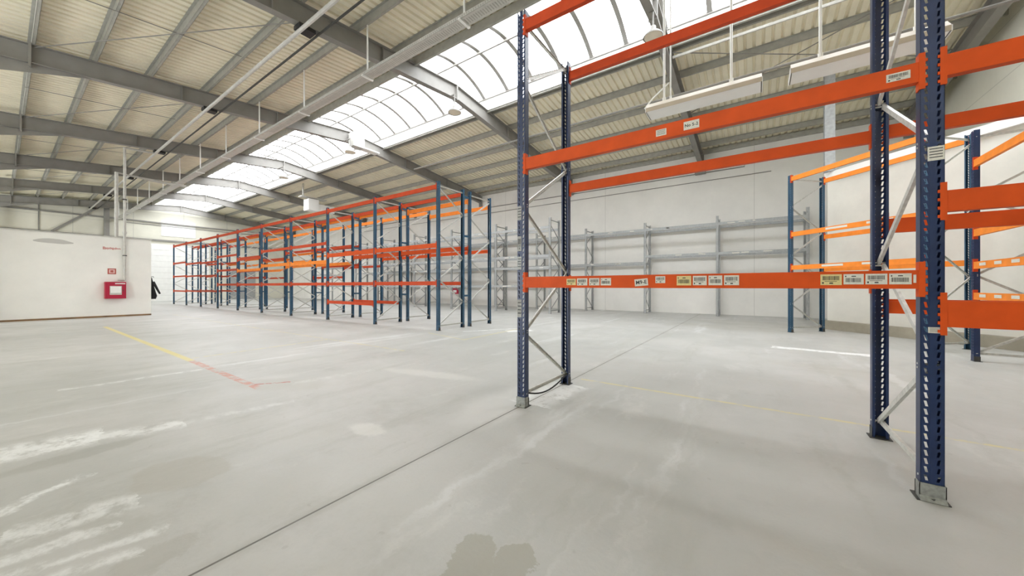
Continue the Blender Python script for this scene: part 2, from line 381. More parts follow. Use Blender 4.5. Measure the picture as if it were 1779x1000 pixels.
# skylight: curbs, glazing, ribs
b = MB()
for y, s in ((SK0,-1),(SK1,1)):
    b.box(XF, XR, min(y,y+s*.05), max(y,y+s*.05), zs(y)-.22, zs(y)+.25)
struct('trim_2', b, M['white'])
b = MB()
for y, s in ((SK0,-1),(SK1,1)):
    b.box(XF, XR, min(y+s*.06,y+s*.13), max(y+s*.06,y+s*.13), zs(y)-.27, zs(y)-.02)
struct('trim_3', b, M['purlin'])
b = MB()
for y, s in ((SK0,-1),(SK1,1)): b.box(XF, XR, min(y-s*.05,y+s*.05), max(y-s*.05,y+s*.05), zs(y)+.20, zs(y)+.26)  # grey strip added as the dark shadow gap along each curb
struct('trim_10', b, M['rafter'])
zc = zs(SK0)+.25; half = (SK1-SK0)/2; yc = (SK0+SK1)/2; rise = .55
Rv = (half*half+rise*rise)/(2*rise); ang = math.asin(half/Rv)
def vault(t, r=0): a = -ang + 2*ang*t; return (yc + (Rv+r)*math.sin(a), zc + rise - Rv + (Rv+r)*math.cos(a))
b = MB(); n = 14
vs = [(x,)+vault(k/n) for x in (XF, XR) for k in range(n+1)]
b.add(vs, [(k, k+1, n+1+k+1, n+1+k) for k in range(n)])
g = struct('window_5', b, M['glaze'], smooth=True)
# end cheeks
b = MB()
for x in (XF-.03, XR+.03):
    b.add([(x,)+vault(k/n) for k in range(n+1)]+[(x,SK1,zc-.4),(x,SK0,zc-.4)], [tuple(range(n+3))])
struct('trim_4', b, M['white'])
# ribs are glazing bars of the rooflight
b = MB(); x = XR-.55
while x > XF:
    for k in range(n):
        y0,z0 = vault(k/n,-.03); y1,z1 = vault((k+1)/n,-.03); b.bar((x,y0,z0),(x,y1,z1), .13, .03)
    x -= 1.1196
b.box(XF, XR, yc-.03, yc+.03, zc+rise-.12, zc+rise-.05)
o = obj('skylight_bars', b.mesh('skylight_bars', M['rafter'])); o.parent = g

# partition room at the far left
PXW, PY1, PH = -22.4, 3.88, 3.37
b = MB(); b.box(-31, PXW, YL, PY1, 0, PH); struct('wall_partition', b, M['part'])
b = MB(); b.box(PXW, PXW+.02, YL, PY1, 0, .07); struct('baseboard_partition', b, mat('brown_strip', (.22,.13,.06), .6, 0, .3, 3))
b = MB(); b.box(-31.02, PXW+.03, YL, PY1+.03, PH, PH+.04); struct('trim_5', b, M['pipe'])
# diagonal room in the right corner
d = Vector((.697,-.717)); pn = Vector((.717,.697)); A = Vector((1.85,14.40)); Bq = A + d*4.75
Bq = Vector((XR, A.y + d.y*(XR-A.x)/d.x))
RH = 4.72
b = MB(); b.prism([tuple(A), tuple(Bq), (XR, YB), (2.62, YB)], 0, RH); struct('wall_diagonal', b, M['room'])
b = MB(); A2 = A - pn*.12; B2 = Vector((XR, Bq.y-.17)); b.prism([tuple(A2), tuple(B2), (XR,Bq.y), tuple(A)], RH-.16, RH+.03); struct('trim_6', b, M['white'])
b = MB(); A3 = A - pn*.2 - d*.1; B3 = Vector((XR, Bq.y-.29)); b.prism([tuple(A3), tuple(B3), (XR,Bq.y), tuple(A)], 0, .26); struct('trim_7', b, M['plinth'])
# column at the corner of the diagonal room
b = MB(); b.ibeam((A.x+.02, A.y-.18, RH+.03), (A.x+.02, A.y-.18, zs(A.y)-.2), .24, .24, .015, .01)
o = obj('steel_column', b.mesh('steel_column', M['grey'])); tag(o, 'pale steel column on the corner of the diagonal white wall, up to the roof', 'column')
# gable framing beyond the partition room
b = MB(); b.box(XF, XF+.2, 4.75, 5.05, 0, zs(5)); b.box(XF, XF+.12, YL, YB, 5.25, 5.4); b.box(XF, XF+.06, 1.6, 1.66, 5.4, zs(1.6))
b.bar((XF+.1, 4.8, 7.9), (XF+.1, 2.2, 5.4), .14, .14); b.box(XF, XF+.05, 6, YB, 6.6, 6.65)
b.box(XF, XF+.15, YL, YB, zs(YB)-.9+0, zs(YB)-.8)
struct('trim_8', b, M['rafter'])
# sectional door and white boards on the far gable
b = MB(); b.box(XF, XF+.06, 7.0, 11.4, 0, 5.0)
for k in range(1,10): b.box(XF+.06, XF+.066, 7.0, 11.4, k*.5-.012, k*.5, 1)
dd = tag(obj('door_1', b.mesh('door_1', [M['white'], M['pipe']])), kind='structure')
b = MB(); b.box(XF, XF+.04, 8.1, 10.4, 5.75, 7.15); struct('trim_9', b, M['white'])
b = MB(); b.box(XF, XF+.04, 13.0, 15.2, 0, 3.0); tag(obj('door_2', b.mesh('door_2', M['grey'])), kind='structure')

# bracing rods and ties in the roof plane: one thing per bay
def rods(name, pairs, r, label, m='rafter', cat='brace', group=None):
    b = MB()
    for a, c in pairs: b.tube([a, c], r, 6)
    return tag(obj(name, b.mesh(name, M[m])), label, cat, group)
RODZ = .26
names = ['over the near rack','left of the near blue upright','before the boxed unit','beyond the boxed unit','over the middle of the long racks','toward the far gable','nearest the far gable']
for i in range(1, 7):
    xa, xb = PX[i], PX[i+1]; xm = (xa+xb)/2
    f = lambda x, y: (x, y, zs(y)-RODZ)
    rods('bracing_rod', [(f(xa,4.6), f(xb,.5))], .012, 'thin diagonal steel rod under the left roof slope, %s' % names[i], group='thin roof bracing rods')
    f = lambda x, y: (x, y, zs(y)-RODZ+.03)
    rods('sag_rod', [(f(xm,.45), f(xm,3.95))], .01, 'thin cross rod tying the left purlins, %s' % names[i], group='thin roof bracing rods')
f = lambda x, y: (x, y, zs(y)-RODZ)
rods('bracing_rod', [(f(PX[1]+.1,14.8), f(PX[0],11.0))], .014, 'thin diagonal rod right of the skylight, rising to the right', group='thin roof bracing rods')
f = lambda x, y: (x, y, zs(y)-RODZ-.05)
rods('bracing_rod', [(f(PX[1]+.1,11.2), f(PX[0],15.2))], .014, 'thin diagonal rod right of the skylight, falling to the right', group='thin roof bracing rods')
rods('strut_tube', [((PX[1]+.1,11.25,zs(11.25)-.42), (PX[0],11.25,zs(11.25)-.42))], .04, 'light grey strut tube under the roof beyond the top orange beam', 'pipe', 'pipe')

# ------------------------------------------------------------------ pallet racks
def post_mesh(name, H, m, pitch=.05, W_=.10, D_=.07):
    """perforated upright: front plate with two columns of slanted slots at y=0, sides, back lips"""
    b = MB(); t = .0022
    hx = .026; sw = .0095; sh = .017; sl = .005
    def plate(x0, x1, z0, z1): b.box(x0, x1, 0, t, z0, z1)
    nb = int(H/pitch)
    # continuous strips between the slot columns
    cols = [(-W_/2, -hx-sw), (-hx+sw, hx-sw), (hx+sw, W_/2)]
    for x0, x1 in cols: b.box(x0, x1, 0, t, .12, H)
    b.box(-W_/2, W_/2, 0, t, 0, .12)
    for k in range(nb):
        z = .12 + k*pitch
        if z + pitch > H: break
        for sgn in (-1, 1):
            xc = sgn*hx
            # bridge above the slot, slot edges slanted
            zz0, zz1 = z + 2*sh, z + pitch
            xl, xr = xc-sw, xc+sw
            b.box(xl, xr, 0, t, zz0, zz1)
            a = sl*-sgn
            vs = [(xl,0,z),(xl+abs(a)*(a>0)+.0001,0,z),(xl,0,zz0)]
            # slanted wedges narrowing the slot towards the centre line
            if sgn < 0: w1 = [(xl,z),(xl+.007,z),(xl,zz0)]; w2 = [(xr,z),(xr,zz0),(xr-.007,zz0)]
            else: w1 = [(xr,z),(xr,zz0),(xr-.007,z)]; w2 = [(xl,z),(xl+.007,zz0),(xl,zz0)]
            for w in (w1, w2):
                n0 = [(p[0],0,p[1]) for p in w]+[(p[0],t,p[1]) for p in w]
                b.add(n0, [(0,1,2),(5,4,3),(0,3,4,1),(1,4,5,2),(2,5,3,0)])
    for s in (-1,1):
        x0, x1 = (-W_/2, -W_/2+t) if s < 0 else (W_/2-t, W_/2)
        b.box(x0, x1, 0, D_, 0, H)
        x0, x1 = (-W_/2, -W_/2+.018) if s < 0 else (W_/2-.018, W_/2)
        b.box(x0, x1, D_-t, D_, 0, H)
    # centre groove of the front plate
    b.box(-.010, .010, -.0015, 0, .12, H)
    return b.mesh(name, m)
def zig(D, H, parity, step=.68, z0=.13, w=.04, m=None):
    """braces of a frame; parity 0: first node at the rear foot"""
    out = []; z = z0; side = parity; k = 0
    ys = (D-.04, .04)
    while z + step < H:
        a = (.014*(1 if k%2 else -1), ys[side], z+.012); c = (.014*(1 if k%2 else -1), ys[1-side], z+step-.012); out.append((a, c)); z += step; side = 1-side; k += 1
    return out
def bracem(name, a, c, m, w=.038, h=.02):
    b = MB(); b.chan(a, c, w, h, .0025, 0, (1,0,0))
    for p in (a, c): b.tube([(-.053,p[1],p[2]),(.053,p[1],p[2])], .007, 6)
    return b.mesh(name, m)
class Kit:
    """shared meshes of one kind of rack frame"""
    def __init__(s, H, D, bluem, parity=0, guard=False, pre='', galv=None, pd=.07, pw=.10):
        g = galv or M['galv']
        s.H, s.D, s.W = H, D, pw
        s.post = post_mesh('post', H, bluem, W_=pw, D_=pd); s.post_mat = bluem
        z = zig(D, H, parity); s.br = [bracem('brace', a, c, g) for a, c in z]
        top = H-.12
        s.rails = [bracem('brace', (0,.03,zz), (0,D-.03,zz), g) for zz in (.14, top)]
        yp = -.025 if guard else -.002; b = MB(); b.box(-.07,.07,yp,.095,0,.006); b.box(-pw/2-.004,-pw/2-.001,0,.075,.006,.09); b.box(pw/2+.001,pw/2+.004,0,.075,.006,.09)
        if guard: b.tube([(.0,-.012,.006),(.0,-.012,.022)], .01, 6)
        s.plate = b.mesh('base_plate', M['dark'] if not galv else g)
        s.guard = None
        if guard:
            b = MB(); b.box(-.056,.056,-.008,-.003,.004,.105); b.box(-.056,-.052,-.008,.05,.004,.105); b.box(.052,.056,-.008,.05,.004,.105)
            b.add([(-.056,-.008,.004),(.056,-.008,.004),(.056,-.03,.004),(-.056,-.03,.004),(-.056,-.008,.03),(.056,-.008,.03)], [(0,1,2,3),(3,2,5,4),(0,3,4),(1,5,2)])
            s.guard = b.mesh('foot_guard', M['foot'])
    def frame(s, parent, x, guard=False):
        f = obj('upright_frame', None, parent, (x,0,0))
        obj('post', s.post, f); obj('post', s.post, f, (0,s.D,0), (0,0,math.pi))
        obj('base_plate', s.plate, f); obj('base_plate', s.plate, f, (0,s.D,0), (0,0,math.pi))
        for m in s.rails + s.br: obj('brace', m, f)
        if s.guard and guard: obj('foot_guard', s.guard, f)
        return f
_bc = {}
def beam_mesh(L, h, m, dep=.05, key=None):
    k = (round(L,3), h, m.name, dep)
    if k in _bc: return _bc[k]
    b = MB()
    # box section with a rolled step along the top rear edge
    b.box(0, L, -dep*.1, dep*.55, -h/2, h/2); b.box(0, L, dep*.55, dep*.9, -h/2, h/2-.018)
    b.box(0, L, -dep*.1-.0012, -dep*.1, h/2-.006, h/2); b.box(0, L, -dep*.1-.0012, -dep*.1, -h/2, -h/2+.006)
    _bc[k] = b.mesh('beam', m); return _bc[k]
_cc = {}
def conn_mesh(h, m, side):
    """end connector: plate on the front face of the post plus the return flange beside it, with hooks in the slots"""
    k = (h, m.name, side)
    if k in _cc: return _cc[k]
    b = MB(); H = h + .10; s = side
    def bx(x0, x1, *r): b.box(min(x0*s,x1*s), max(x0*s,x1*s), *r)
    # local x=0 at the post edge, +x*s into the post
    bx(0, .020, -.009, -.004, -H/2, H/2); bx(-.007, 0, -.009, .045, -H/2, H/2)
    n = int(H/.05)
    for i in range(n):
        z = -H/2+.022+i*.05; bx(.020, .030, -.007, -.003, z-.008, z+.010)
    _cc[k] = b.mesh('end_connector', m); return _cc[k]
def beam(parent, x0, x1, z, h, m, kit, rear=False, cm=None, conns=True):
    """a beam between the posts at x0 and x1; returns the part so stickers can hang on it"""
    W2 = kit.W/2; L = x1-x0-2*W2
    if rear: o = obj('beam', beam_mesh(L, h, m), parent, (x1-W2, kit.D, z), (0,0,math.pi))
    else:    o = obj('beam', beam_mesh(L, h, m), parent, (x0+W2, 0, z))
    if conns:
        obj('end_connector', conn_mesh(h, cm or m, -1), o, (0,0,0)); obj('end_connector', conn_mesh(h, cm or m, 1), o, (L,0,0))
    return o

# stickers: paper with bars of print; text is set in real letters
def text_mb(s, size):
    cu = bpy.data.curves.new('t', 'FONT'); cu.body = s; cu.size = size; cu.extrude = 0; cu.offset = size*.025; cu.resolution_u = 2; cu.align_x = 'CENTER'; cu.align_y = 'CENTER'
    to = bpy.data.objects.new('t', cu); COL.objects.link(to); bpy.context.view_layer.update()
    me = to.to_mesh(); b = MB(); b.add([v.co[:] for v in me.vertices], [tuple(p.vertices) for p in me.polygons]); to.to_mesh_clear()
    bpy.data.objects.remove(to); bpy.data.curves.remove(cu); return b
def sticker(parent, x, z, w, h, y=-.0075, paper='paper', text=None, rot=0, kind='bars', seed=0, label=None, ink='ink'):
    rnd = random.Random(seed*17+3); b = MB(); t = .0008
    b.box(-w/2, w/2, -t, 0, -h/2, h/2, 0)
    def ink_(x0,x1,z0,z1): b.box(x0, x1, -t-.0004, -t, z0, z1, 1)
    if text:
        tb = text_mb(text, h*.72); xs_ = [v[0] for v in tb.v] or [0]; k = min(1, w*.86/(max(xs_)-min(xs_)+1e-6))
        b.merge(tb, Matrix.Translation((0,-t-.0004,0)) @ Matrix.Rotation(math.pi/2,4,'X') @ Matrix.Scale(k,4), 1)
    elif kind == 'bars':
        flip = rnd.random() < .5; x_ = -w*.40
        zb0, zb1 = (-h*.28, h*.12) if flip else (-h*.05, h*.34)
        while x_ < w*.38:
            ww = rnd.choice((.0012,.002,.003)); ink_(x_, x_+ww, zb0, zb1); x_ += ww + rnd.choice((.0014,.0022))
        if flip: ink_(-w*.1, w*.12, h*.24, h*.33); ink_(-w*.42,-w*.36,h*.22,h*.34)
        else: ink_(-w*.3, w*.28, -h*.17, -h*.13); ink_(-w*.42,-w*.34,-h*.38,-h*.22); ink_(-w*.08,w*.1,-h*.38,-h*.27)
    elif kind == 'lines':
        for k in range(4): ink_(-w*.4, w*.4, h*(.30-.2*k), h*(.36-.2*k))
    o = obj('label', b.mesh('label', [M[paper], M[ink]]), parent, (x, y, z), (0, rot, 0))
    if label: o['label'] = label
    return o

# --- near rack -----------------------------------------------------
X0, Y0, PITCH, DEP = -2.0743, 3.1944, 2.9611, 1.1314
KN = Kit(4.27, DEP, M['blue'], 0, True)
near = thing('pallet_rack', 'near pallet rack with navy uprights, orange beams and paper labels', 'rack', (X0, Y0, 0))
frs = [KN.frame(near, 0, True), KN.frame(near, PITCH, True), KN.frame(near, 2*PITCH-.05, True)]
xr2 = 2*PITCH-.05
b1 = beam(near, 0, PITCH, 1.342, .115, M['orange'], KN)
beam(near, 0, PITCH, 1.342, .11, M['orange'], KN, True)
b2 = beam(near, 0, PITCH, 2.612, .12, M['orange'], KN); beam(near, 0, PITCH, 2.60, .11, M['orange'], KN, True)
beam(near, 0, PITCH, 4.10, .12, M['redor'], KN); beam(near, 0, PITCH, 4.10, .12, M['redor'], KN, True)  # top beams: silhouette against the skylight put into a darker colour
beam(near, PITCH, xr2, 2.615, .125, M['orange'], KN); beam(near, PITCH, xr2, 2.62, .11, M['orange'], KN, True)
beam(near, PITCH, xr2, 1.807, .125, M['orange'], KN); beam(near, PITCH, xr2, 1.815, .12, M['orange'], KN, True)
beam(near, PITCH, xr2, 1.135, .155, M['orange'], KN); beam(near, PITCH, xr2, 1.13, .12, M['orange'], KN, True)
beam(near, PITCH, xr2, 4.10, .12, M['redor'], KN)  # same backlit darkening in the colour
# stickers, placed by where they sit along the beam (metres from its left end)
cy_, sy_ = math.cos(YAW), math.sin(YAW)
def along(u, yl): k = (u-889.5)/F_PX; return yl*(k*cy_-sy_)/(cy_+k*sy_)   # floor plan: where a sight line meets the beam's plane
def put(bm, u0, u1, z, h, **k):
    a = along(u0, Y0) - X0 - .05; c = along(u1, Y0) - X0 - .05; return sticker(bm, (a+c)/2, z, abs(c-a), h, y=-.0075, **k)
put(b1, 985, 1001, 0, .062, paper='yellow', seed=1, label='yellowed barcode label')
for i,(a,c) in enumerate([(1003,1021),(1024,1042),(1044,1062)]): put(b1, a, c, 0, .068, seed=2+i)
put(b1, 1103, 1126, -.008, .062, text='M9-E', rot=-.09, seed=9, label='tilted white label with black letters')
put(b1, 1139, 1156, .014, .058, kind='bars', seed=31)
put(b1, 1176, 1201, .004, .078, paper='yellow', seed=11, label='yellow barcode label')
for i,(a,c) in enumerate([(1204,1228),(1231,1255),(1258,1284)]): put(b1, a, c, .004, .076, seed=12+i)
put(b1, 1425, 1462, .002, .072, paper='yellow', seed=21, label='yellow barcode label')
for i,(a,c) in enumerate([(1465,1500),(1503,1541),(1544,1583)]): put(b1, a, c, .004, .068, seed=22+i)
put(b1, 1586, 1591, .004, .05, kind='none', seed=25)
put(b2, 1140, 1158, -.006, .055, kind='lines', seed=41); put(b2, 1188, 1215, .0, .068, text='No 5-2', seed=42, label='white label with black lettering')
put(b2, 1539, 1581, 0, .05, kind='bars', seed=43)
# stickers on the near uprights
def pstick(fr, x, z, w, h, **k): return sticker(fr, x, z, w, h, y=-.0025, **k)
pstick(frs[1], .014, 2.10, .068, .085, kind='lines', seed=51); pstick(frs[1], .012, 1.035, .06, .035, kind='lines', seed=52)
pstick(frs[0], -.022, 2.09, .05, .15, kind='lines', seed=53, paper='oldpaper'); pstick(frs[0], -.022, 1.76, .05, .16, seed=54, kind='bars', paper='oldpaper')
pstick(frs[0], -.022, 1.55, .05, .14, seed=55, paper='foot', kind='lines'); pstick(frs[0], -.022, 1.06, .052, .19, kind='lines', seed=56, paper='oldpaper')
# sagging cable between the feet of the left frame
b = MB(); pts = []
for k in range(13):
    t = k/12; pts.append((X0+.03+.0*t, Y0+.07+t*(DEP-.12), .16-.25*t+.32*t*t - .06*math.sin(t*math.pi)+.0))
pts = [(X0+.035, Y0+.05+(DEP-.1)*k/12, .145 - .11*math.sin(math.pi*min(1,(k/12)*1.0))*(1-.35*k/12)) for k in range(13)]
b.tube(pts, .009, 8); tag(obj('cable', b.mesh('cable', M['black'], smooth=True)), 'black cable sagging between the two feet of the left navy frame', 'cable')

# --- long double row ------------------------------------------------
LX, LYf, LP, LD = -7.6255, 7.2465, 3.065, 1.115
KA = Kit(4.37, LD, M['blue2'], 1); KB = Kit(4.37, LD, M['blue2'], 0)
def row(name, label, kit, y, levels, group=None):
    t = thing('pallet_rack', label, 'rack', (LX, y, 0), 0, group)
    for i in range(10): kit.frame(t, -i*LP)
    for i, lv in enumerate(levels):
        for (z, h, m, fr, re) in lv:
            if fr: beam(t, -(i+1)*LP, -i*LP, z, h, M[m], kit)
            if re: beam(t, -(i+1)*LP, -i*LP, z, h, M[m], kit, True)
    return t
T = (4.22,.12,'redor',1,1)
LA = [[T,(2.50,.13,'orange',1,1),(1.39,.11,'redor',1,1)],
      [T,(2.49,.14,'orange',1,1),(1.39,.11,'redor',1,1),(.69,.11,'redor',1,1)],
      [T,(2.98,.11,'redor',1,1),(2.26,.13,'orange2',1,1),(1.39,.11,'redor',1,1)],
      [T,(2.98,.11,'redor',1,1),(2.28,.13,'orange2',1,1),(1.39,.11,'redor',1,1)],
      [T,(2.72,.12,'redor',1,1),(2.13,.12,'orange2',1,1),(1.39,.11,'redor',1,1)],
      [T,(3.0,.10,'redor',1,1),(2.2,.11,'redor',1,1),(1.39,.11,'redor',1,1)],
      [T,(2.76,.11,'redor',1,1),(1.94,.1,'redor',1,1),(1.0,.1,'redor',1,1)],
      [T,(2.80,.11,'redor',1,1),(1.97,.1,'redor',1,1),(.98,.1,'redor',1,1)],
      [T,(2.95,.11,'redor',1,0),(2.0,.1,'redor',1,0),(.96,.1,'redor',1,0)]]
T2 = (4.22,.13,'orange2',1,1)
LB = [[(4.05,.13,'orange2',1,1),(2.52,.12,'orange',1,1)], [T2,(2.5,.12,'orange',1,1)], [T2,(2.98,.1,'redor',1,1),(2.2,.1,'redor',1,1)], [T2,(2.9,.1,'orange2',1,1),(1.75,.11,'redor',0,1)],
      [T2,(2.7,.11,'orange2',1,1)], [T2,(2.9,.11,'orange2',1,1),(1.8,.1,'redor',1,1)], [T2,(2.7,.11,'orange2',1,1)], [(4.22,.12,'redor',1,1)], [(4.22,.12,'redor',1,1)]]
row('a', 'front row of the long double pallet rack, blue uprights and red-orange beams', KA, LYf, LA)
YBf = LYf + LD + .26
rowb = row('b', 'rear row of the long double pallet rack, back to back with the front row', KB, YBf, LB)
# spacers tying the two rows together
b = MB(); b.box(-.02, .02, -(YBf-LYf-LD)+.011, -.001, -.03, .03); sm = b.mesh('row_spacer', M['blue2'])
for i in range(10):
    for z in (1.0, 2.9, 4.15): obj('row_spacer', sm, rowb, (-i*LP, 0, z))

# --- grey racks -------------------------------------------------------
KG = Kit(4.35, 1.0, M['grey'], 0, False, '', M['grey'])
KG2 = Kit(4.55, 1.0, M['grey'], 1, False, '', M['grey'])
def grow(label, kit, xr, y, n, P, levels):
    t = thing('galvanised_rack', label, 'rack', (xr, y, 0))
    for i in range(n): kit.frame(t, -i*P)
    for i in range(n-1):
        for (z, h) in levels(i):
            beam(t, -(i+1)*P, -i*P, z, h, M['grey'], kit); bm = beam(t, -(i+1)*P, -i*P, z, h, M['grey'], kit, True)
            # odd clips and leftover stickers along the beam
            if i < 5:
                rnd = random.Random(i*7+int(z*10)); 
                for q in range(3):
                    xx = rnd.uniform(.2, P-.4); sticker(t, -(i+1)*P+xx, z+rnd.uniform(-.01,.02), rnd.uniform(.08,.3), .04, y=-.007, kind='none')
    return t
grow('grey galvanised rack row standing along the white back wall', KG, 1.70, 17.6, 10, 3.02,
     lambda i: [(4.0,.12),(2.72 if i < 2 else 2.42,.11)] + ([(1.3,.1)] if i > 3 else []))
grow('grey galvanised rack row in front of the back wall row, behind the orange racks', KG2, -7.95, 14.7, 8, 3.2,
     lambda i: [(4.1,.12),(2.75,.13),(2.2,.1),(1.3,.1)] if i%2 == 0 else [(4.1,.12),(2.75,.12),(1.3,.1)])

# --- racks by the diagonal wall --------------------------------------
KR = Kit(4.42, 1.13, M['blue2'], 0)
ang = math.atan2(d.y, d.x)
t = thing('pallet_rack', 'angled pallet rack by the cream diagonal wall, pale orange beams', 'rack', (.82, 12.63, 0), ang)
Ld = 2.92
for x in (0, Ld): KR.frame(t, x)
for z, re in ((4.31,1),(2.75,1),(1.82,1)):
    f1 = beam(t, 0, Ld, z, .12, M['orange2'], KR, False, M['redor']); f2 = beam(t, 0, Ld, z-.04*(z<2.8), .12, M['orange2'], KR, True, M['redor'])
    if z < 4:
        for k in range(2): sticker(f1, .9+k*.9+.1*z, .01, .5, .05, kind='none', seed=60+k)
KR2 = Kit(4.0, 1.1, M['blue'], 1)
t = thing('pallet_rack', 'pallet rack at the right edge, pale orange beams running toward the camera', 'rack', (3.13, 9.60, 0), -math.pi/2)
# local x runs toward the camera, local y to +X
t.rotation_euler = (0,0,-math.pi/2)
# local +y points to +X after the turn
for x in (0, 3.0): KR2.frame(t, x)
for z in (3.42, 2.22, 1.66, 1.13):
    f1 = beam(t, 0, 3.0, z, .12, M['orange2'], KR2, False, M['redor']); beam(t, 0, 3.0, z, .12, M['orange2'], KR2, True, M['redor'])
    if z < 2:
        for k in range(3): sticker(f1, .3+k*.45, .01, .2, .05, kind='none', seed=70+k)

# ------------------------------------------------------------------ services
def pipe_thing(name, pts, r, label, cat='pipe', m='pipe', group=None):
    b = MB(); b.tube(pts, r, 10); return tag(obj(name, b.mesh(name, M[m], smooth=False)), label, cat, group)
# cable tray with hangers
ct = thing('cable_tray', 'long perforated cable tray hung on rods left of the skylight', 'cable tray', (0,5.42,6.72))
b = MB(); b.box(XF+.1, XR-.1, -.13, .13, 0, .004); b.box(XF+.1, XR-.1, -.13, -.127, 0, .075); b.box(XF+.1, XR-.1, .127, .13, 0, .075); b.box(XF+.1, XR-.1, -.08, -.02, .004, .03); b.box(XF+.1, XR-.1, .0, .09, .004, .045)
obj('tray', b.mesh('tray', M['pipe']), ct)
b = MB(); x = XR-.3
while x > -14: b.box(x, x+.025, -.1315, -.13, .02, .055); b.box(x, x+.022, -.07, .07, -.0012, 0); x -= .06
obj('slots', b.mesh('slots', M['purlin']), ct)
x = 1.8
while x > XF:
    b = MB(); b.tube([(x,0,0),(x,0,zs(5.42)-6.72-.0)], .022, 8); b.box(x-.03, x+.03, -.16, .16, -.03, 0); obj('hanger_rod', b.mesh('hanger_rod', M['white']), ct); x -= 3.36
p = thing('sprinkler_pipe', 'long thin pipe clamped under the rafters, left of the cable tray', 'pipe', (0,4.0,7.3))
b = MB(); b.tube([(XF+.1,0,0),(XR-.1,0,0)], .045, 10); obj('pipe_run', b.mesh('pipe_run', M['pipe']), p)
for x in PX:
    b = MB(); b.box(x-.14, x+.14, -.07, .30, .03, .12); obj('clamp', b.mesh('clamp', M['black']), p)
p = thing('conduit_pipe', 'second thinner dark pipe running beside the clamped pipe under the roof', 'pipe', (0,4.42,7.44))
b = MB(); b.tube([(XF+.1,0,0),(XR-.1,0,0)], .026, 8); obj('pipe_run', b.mesh('pipe_run', M['dark']), p)
# drops over the partition room down to the hose cabinet
p = thing('riser_pipe', 'tall thin pipe dropping from the roof to the red hose cabinet', 'pipe', (PXW+.07, 3.06, 0))
b = MB(); b.tube([(0,0,1.55),(0,0,7.25)], .045, 10); b.tube([(0,0,7.25),(0,.94,7.3)], .04, 8); b.tube([(0,0,1.57),(0,-.2,1.57)], .035, 8); b.tube([(0,0,3.55),(0,0,3.65)], .065, 10)
obj('pipe_run', b.mesh('pipe_run', M['pipe']), p)
b = MB(); b.box(-.07,.05,-.06,.06,2.6,2.64); b.box(-.07,.05,-.06,.06,5.0,5.05); obj('clamp', b.mesh('clamp', M['dark']), p)
pipe_thing('riser_pipe', [(PXW-.25, 2.86, PH+.04), (PXW-.25, 2.86, 6.2), (PXW-.6, 4.0, 6.2), (PXW-.6, 5.2, 6.2)], .06, 'shorter white pipe on top of the partition, left of the tall one')
# fire hose cabinet
hc = thing('fire_hose_cabinet', 'red fire hose cabinet with a white window on the partition wall', 'fire cabinet', (PXW, 2.78, .78))
b = MB(); b.box(0,.24,-.30,.30,0,.70); obj('cabinet_body', b.mesh('cabinet_body', M['red']), hc)
b = MB(); b.box(.24,.255,-.285,.285,.015,.685); dr = obj('door', b.mesh('door', M['red']), hc)
b = MB(); b.box(.255,.262,-.17,.17,.16,.53,0); b.box(.262,.264,-.15,.15,.24,.51,1); obj('window_pane', b.mesh('window_pane', [M['pipe'], M['white']]), dr)
b = MB(); b.box(.255,.275,.20,.22,.30,.38); obj('handle', b.mesh('handle', M['dark']), dr)
b = MB(); b.box(.262,.27,-.02,.27,.61,.65); o = obj('name_plate', b.mesh('name_plate', M['white']), dr)
# sign above the cabinet
s = thing('fire_sign', 'small red and white square sign above the hose cabinet', 'sign', (PXW, 2.70, 1.93))
b = MB(); b.box(0,.008,-.12,.12,-.12,.12,0); b.box(.008,.010,-.08,.08,-.08,.08,1); b.box(.010,.012,-.045,.045,-.045,.045,2); b.box(.010,.012,.02,.03,-.06,.06,2)
obj('panel', b.mesh('panel', [M['redink'], mat('pale_pink_print', (.75,.5,.47), .6), M['redink']]), s)
# smudged red writing stencilled on the wall
b = MB(); rnd = random.Random(5)
for k in range(16):
    y = 2.45+k*.032; hh = rnd.choice((.03,.045,.06)); b.box(PXW, PXW+.003, y, y+.02, 2.90-hh, 2.90+hh*rnd.choice((.5,1)))
tag(obj('stencil_lettering', b.mesh('stencil_lettering', M['redink'])), 'small blurred line of dark red print high on the partition wall', 'lettering')
# old grey mark on the wall
b = MB(); b.tube([(PXW+.001, .72+.12*k, 3.03+.025*math.sin(k*.5)) for k in range(9)], [.02,.06,.08,.09,.09,.09,.08,.05,.02], 8)
b.v = [(PXW+.001+max(0,x-PXW)*.02, y, z) for x,y,z in b.v]
tag(obj('wall_smudge', b.mesh('wall_smudge', mat('grey_smudge', (.50,.49,.46), .8))), 'pale grey smudged patch near the top of the partition wall', 'stain')
# jacket on the end of the partition
j = thing('hanging_jacket', 'black jacket hanging on the end of the partition wall', 'jacket', (PXW-.3, PY1, 0))
b = MB(); rings = [(1.72,.03,.03),(1.66,.07,.05),(1.52,.16,.07),(1.3,.19,.09),(1.05,.22,.12),(.86,.24,.15),(.72,.20,.13)]; n = 12; vs = []
for z, rx, ry in rings:
    for k in range(n):
        a = 2*math.pi*k/n; w = 1+.12*math.sin(3*a+z*5); vs.append((rx*math.cos(a)*w, .01+(ry+ry*math.sin(a)*w)*.72, z))
b.add(vs, [(i*n+k, i*n+(k+1)%n, (i+1)*n+(k+1)%n, (i+1)*n+k) for i in range(len(rings)-1) for k in range(n)] + [tuple(range(n)), tuple((len(rings)-1)*n+k for k in range(n))[::-1]])
obj('cloth_body', b.mesh('cloth_body', M['cloth'], smooth=True), j)
b = MB(); b.tube([(.12,.1,1.5),(.2,.2,1.2),(.22,.3,.95)], [.05,.045,.035], 8); obj('sleeve', b.mesh('sleeve', M['cloth'], smooth=True), j)
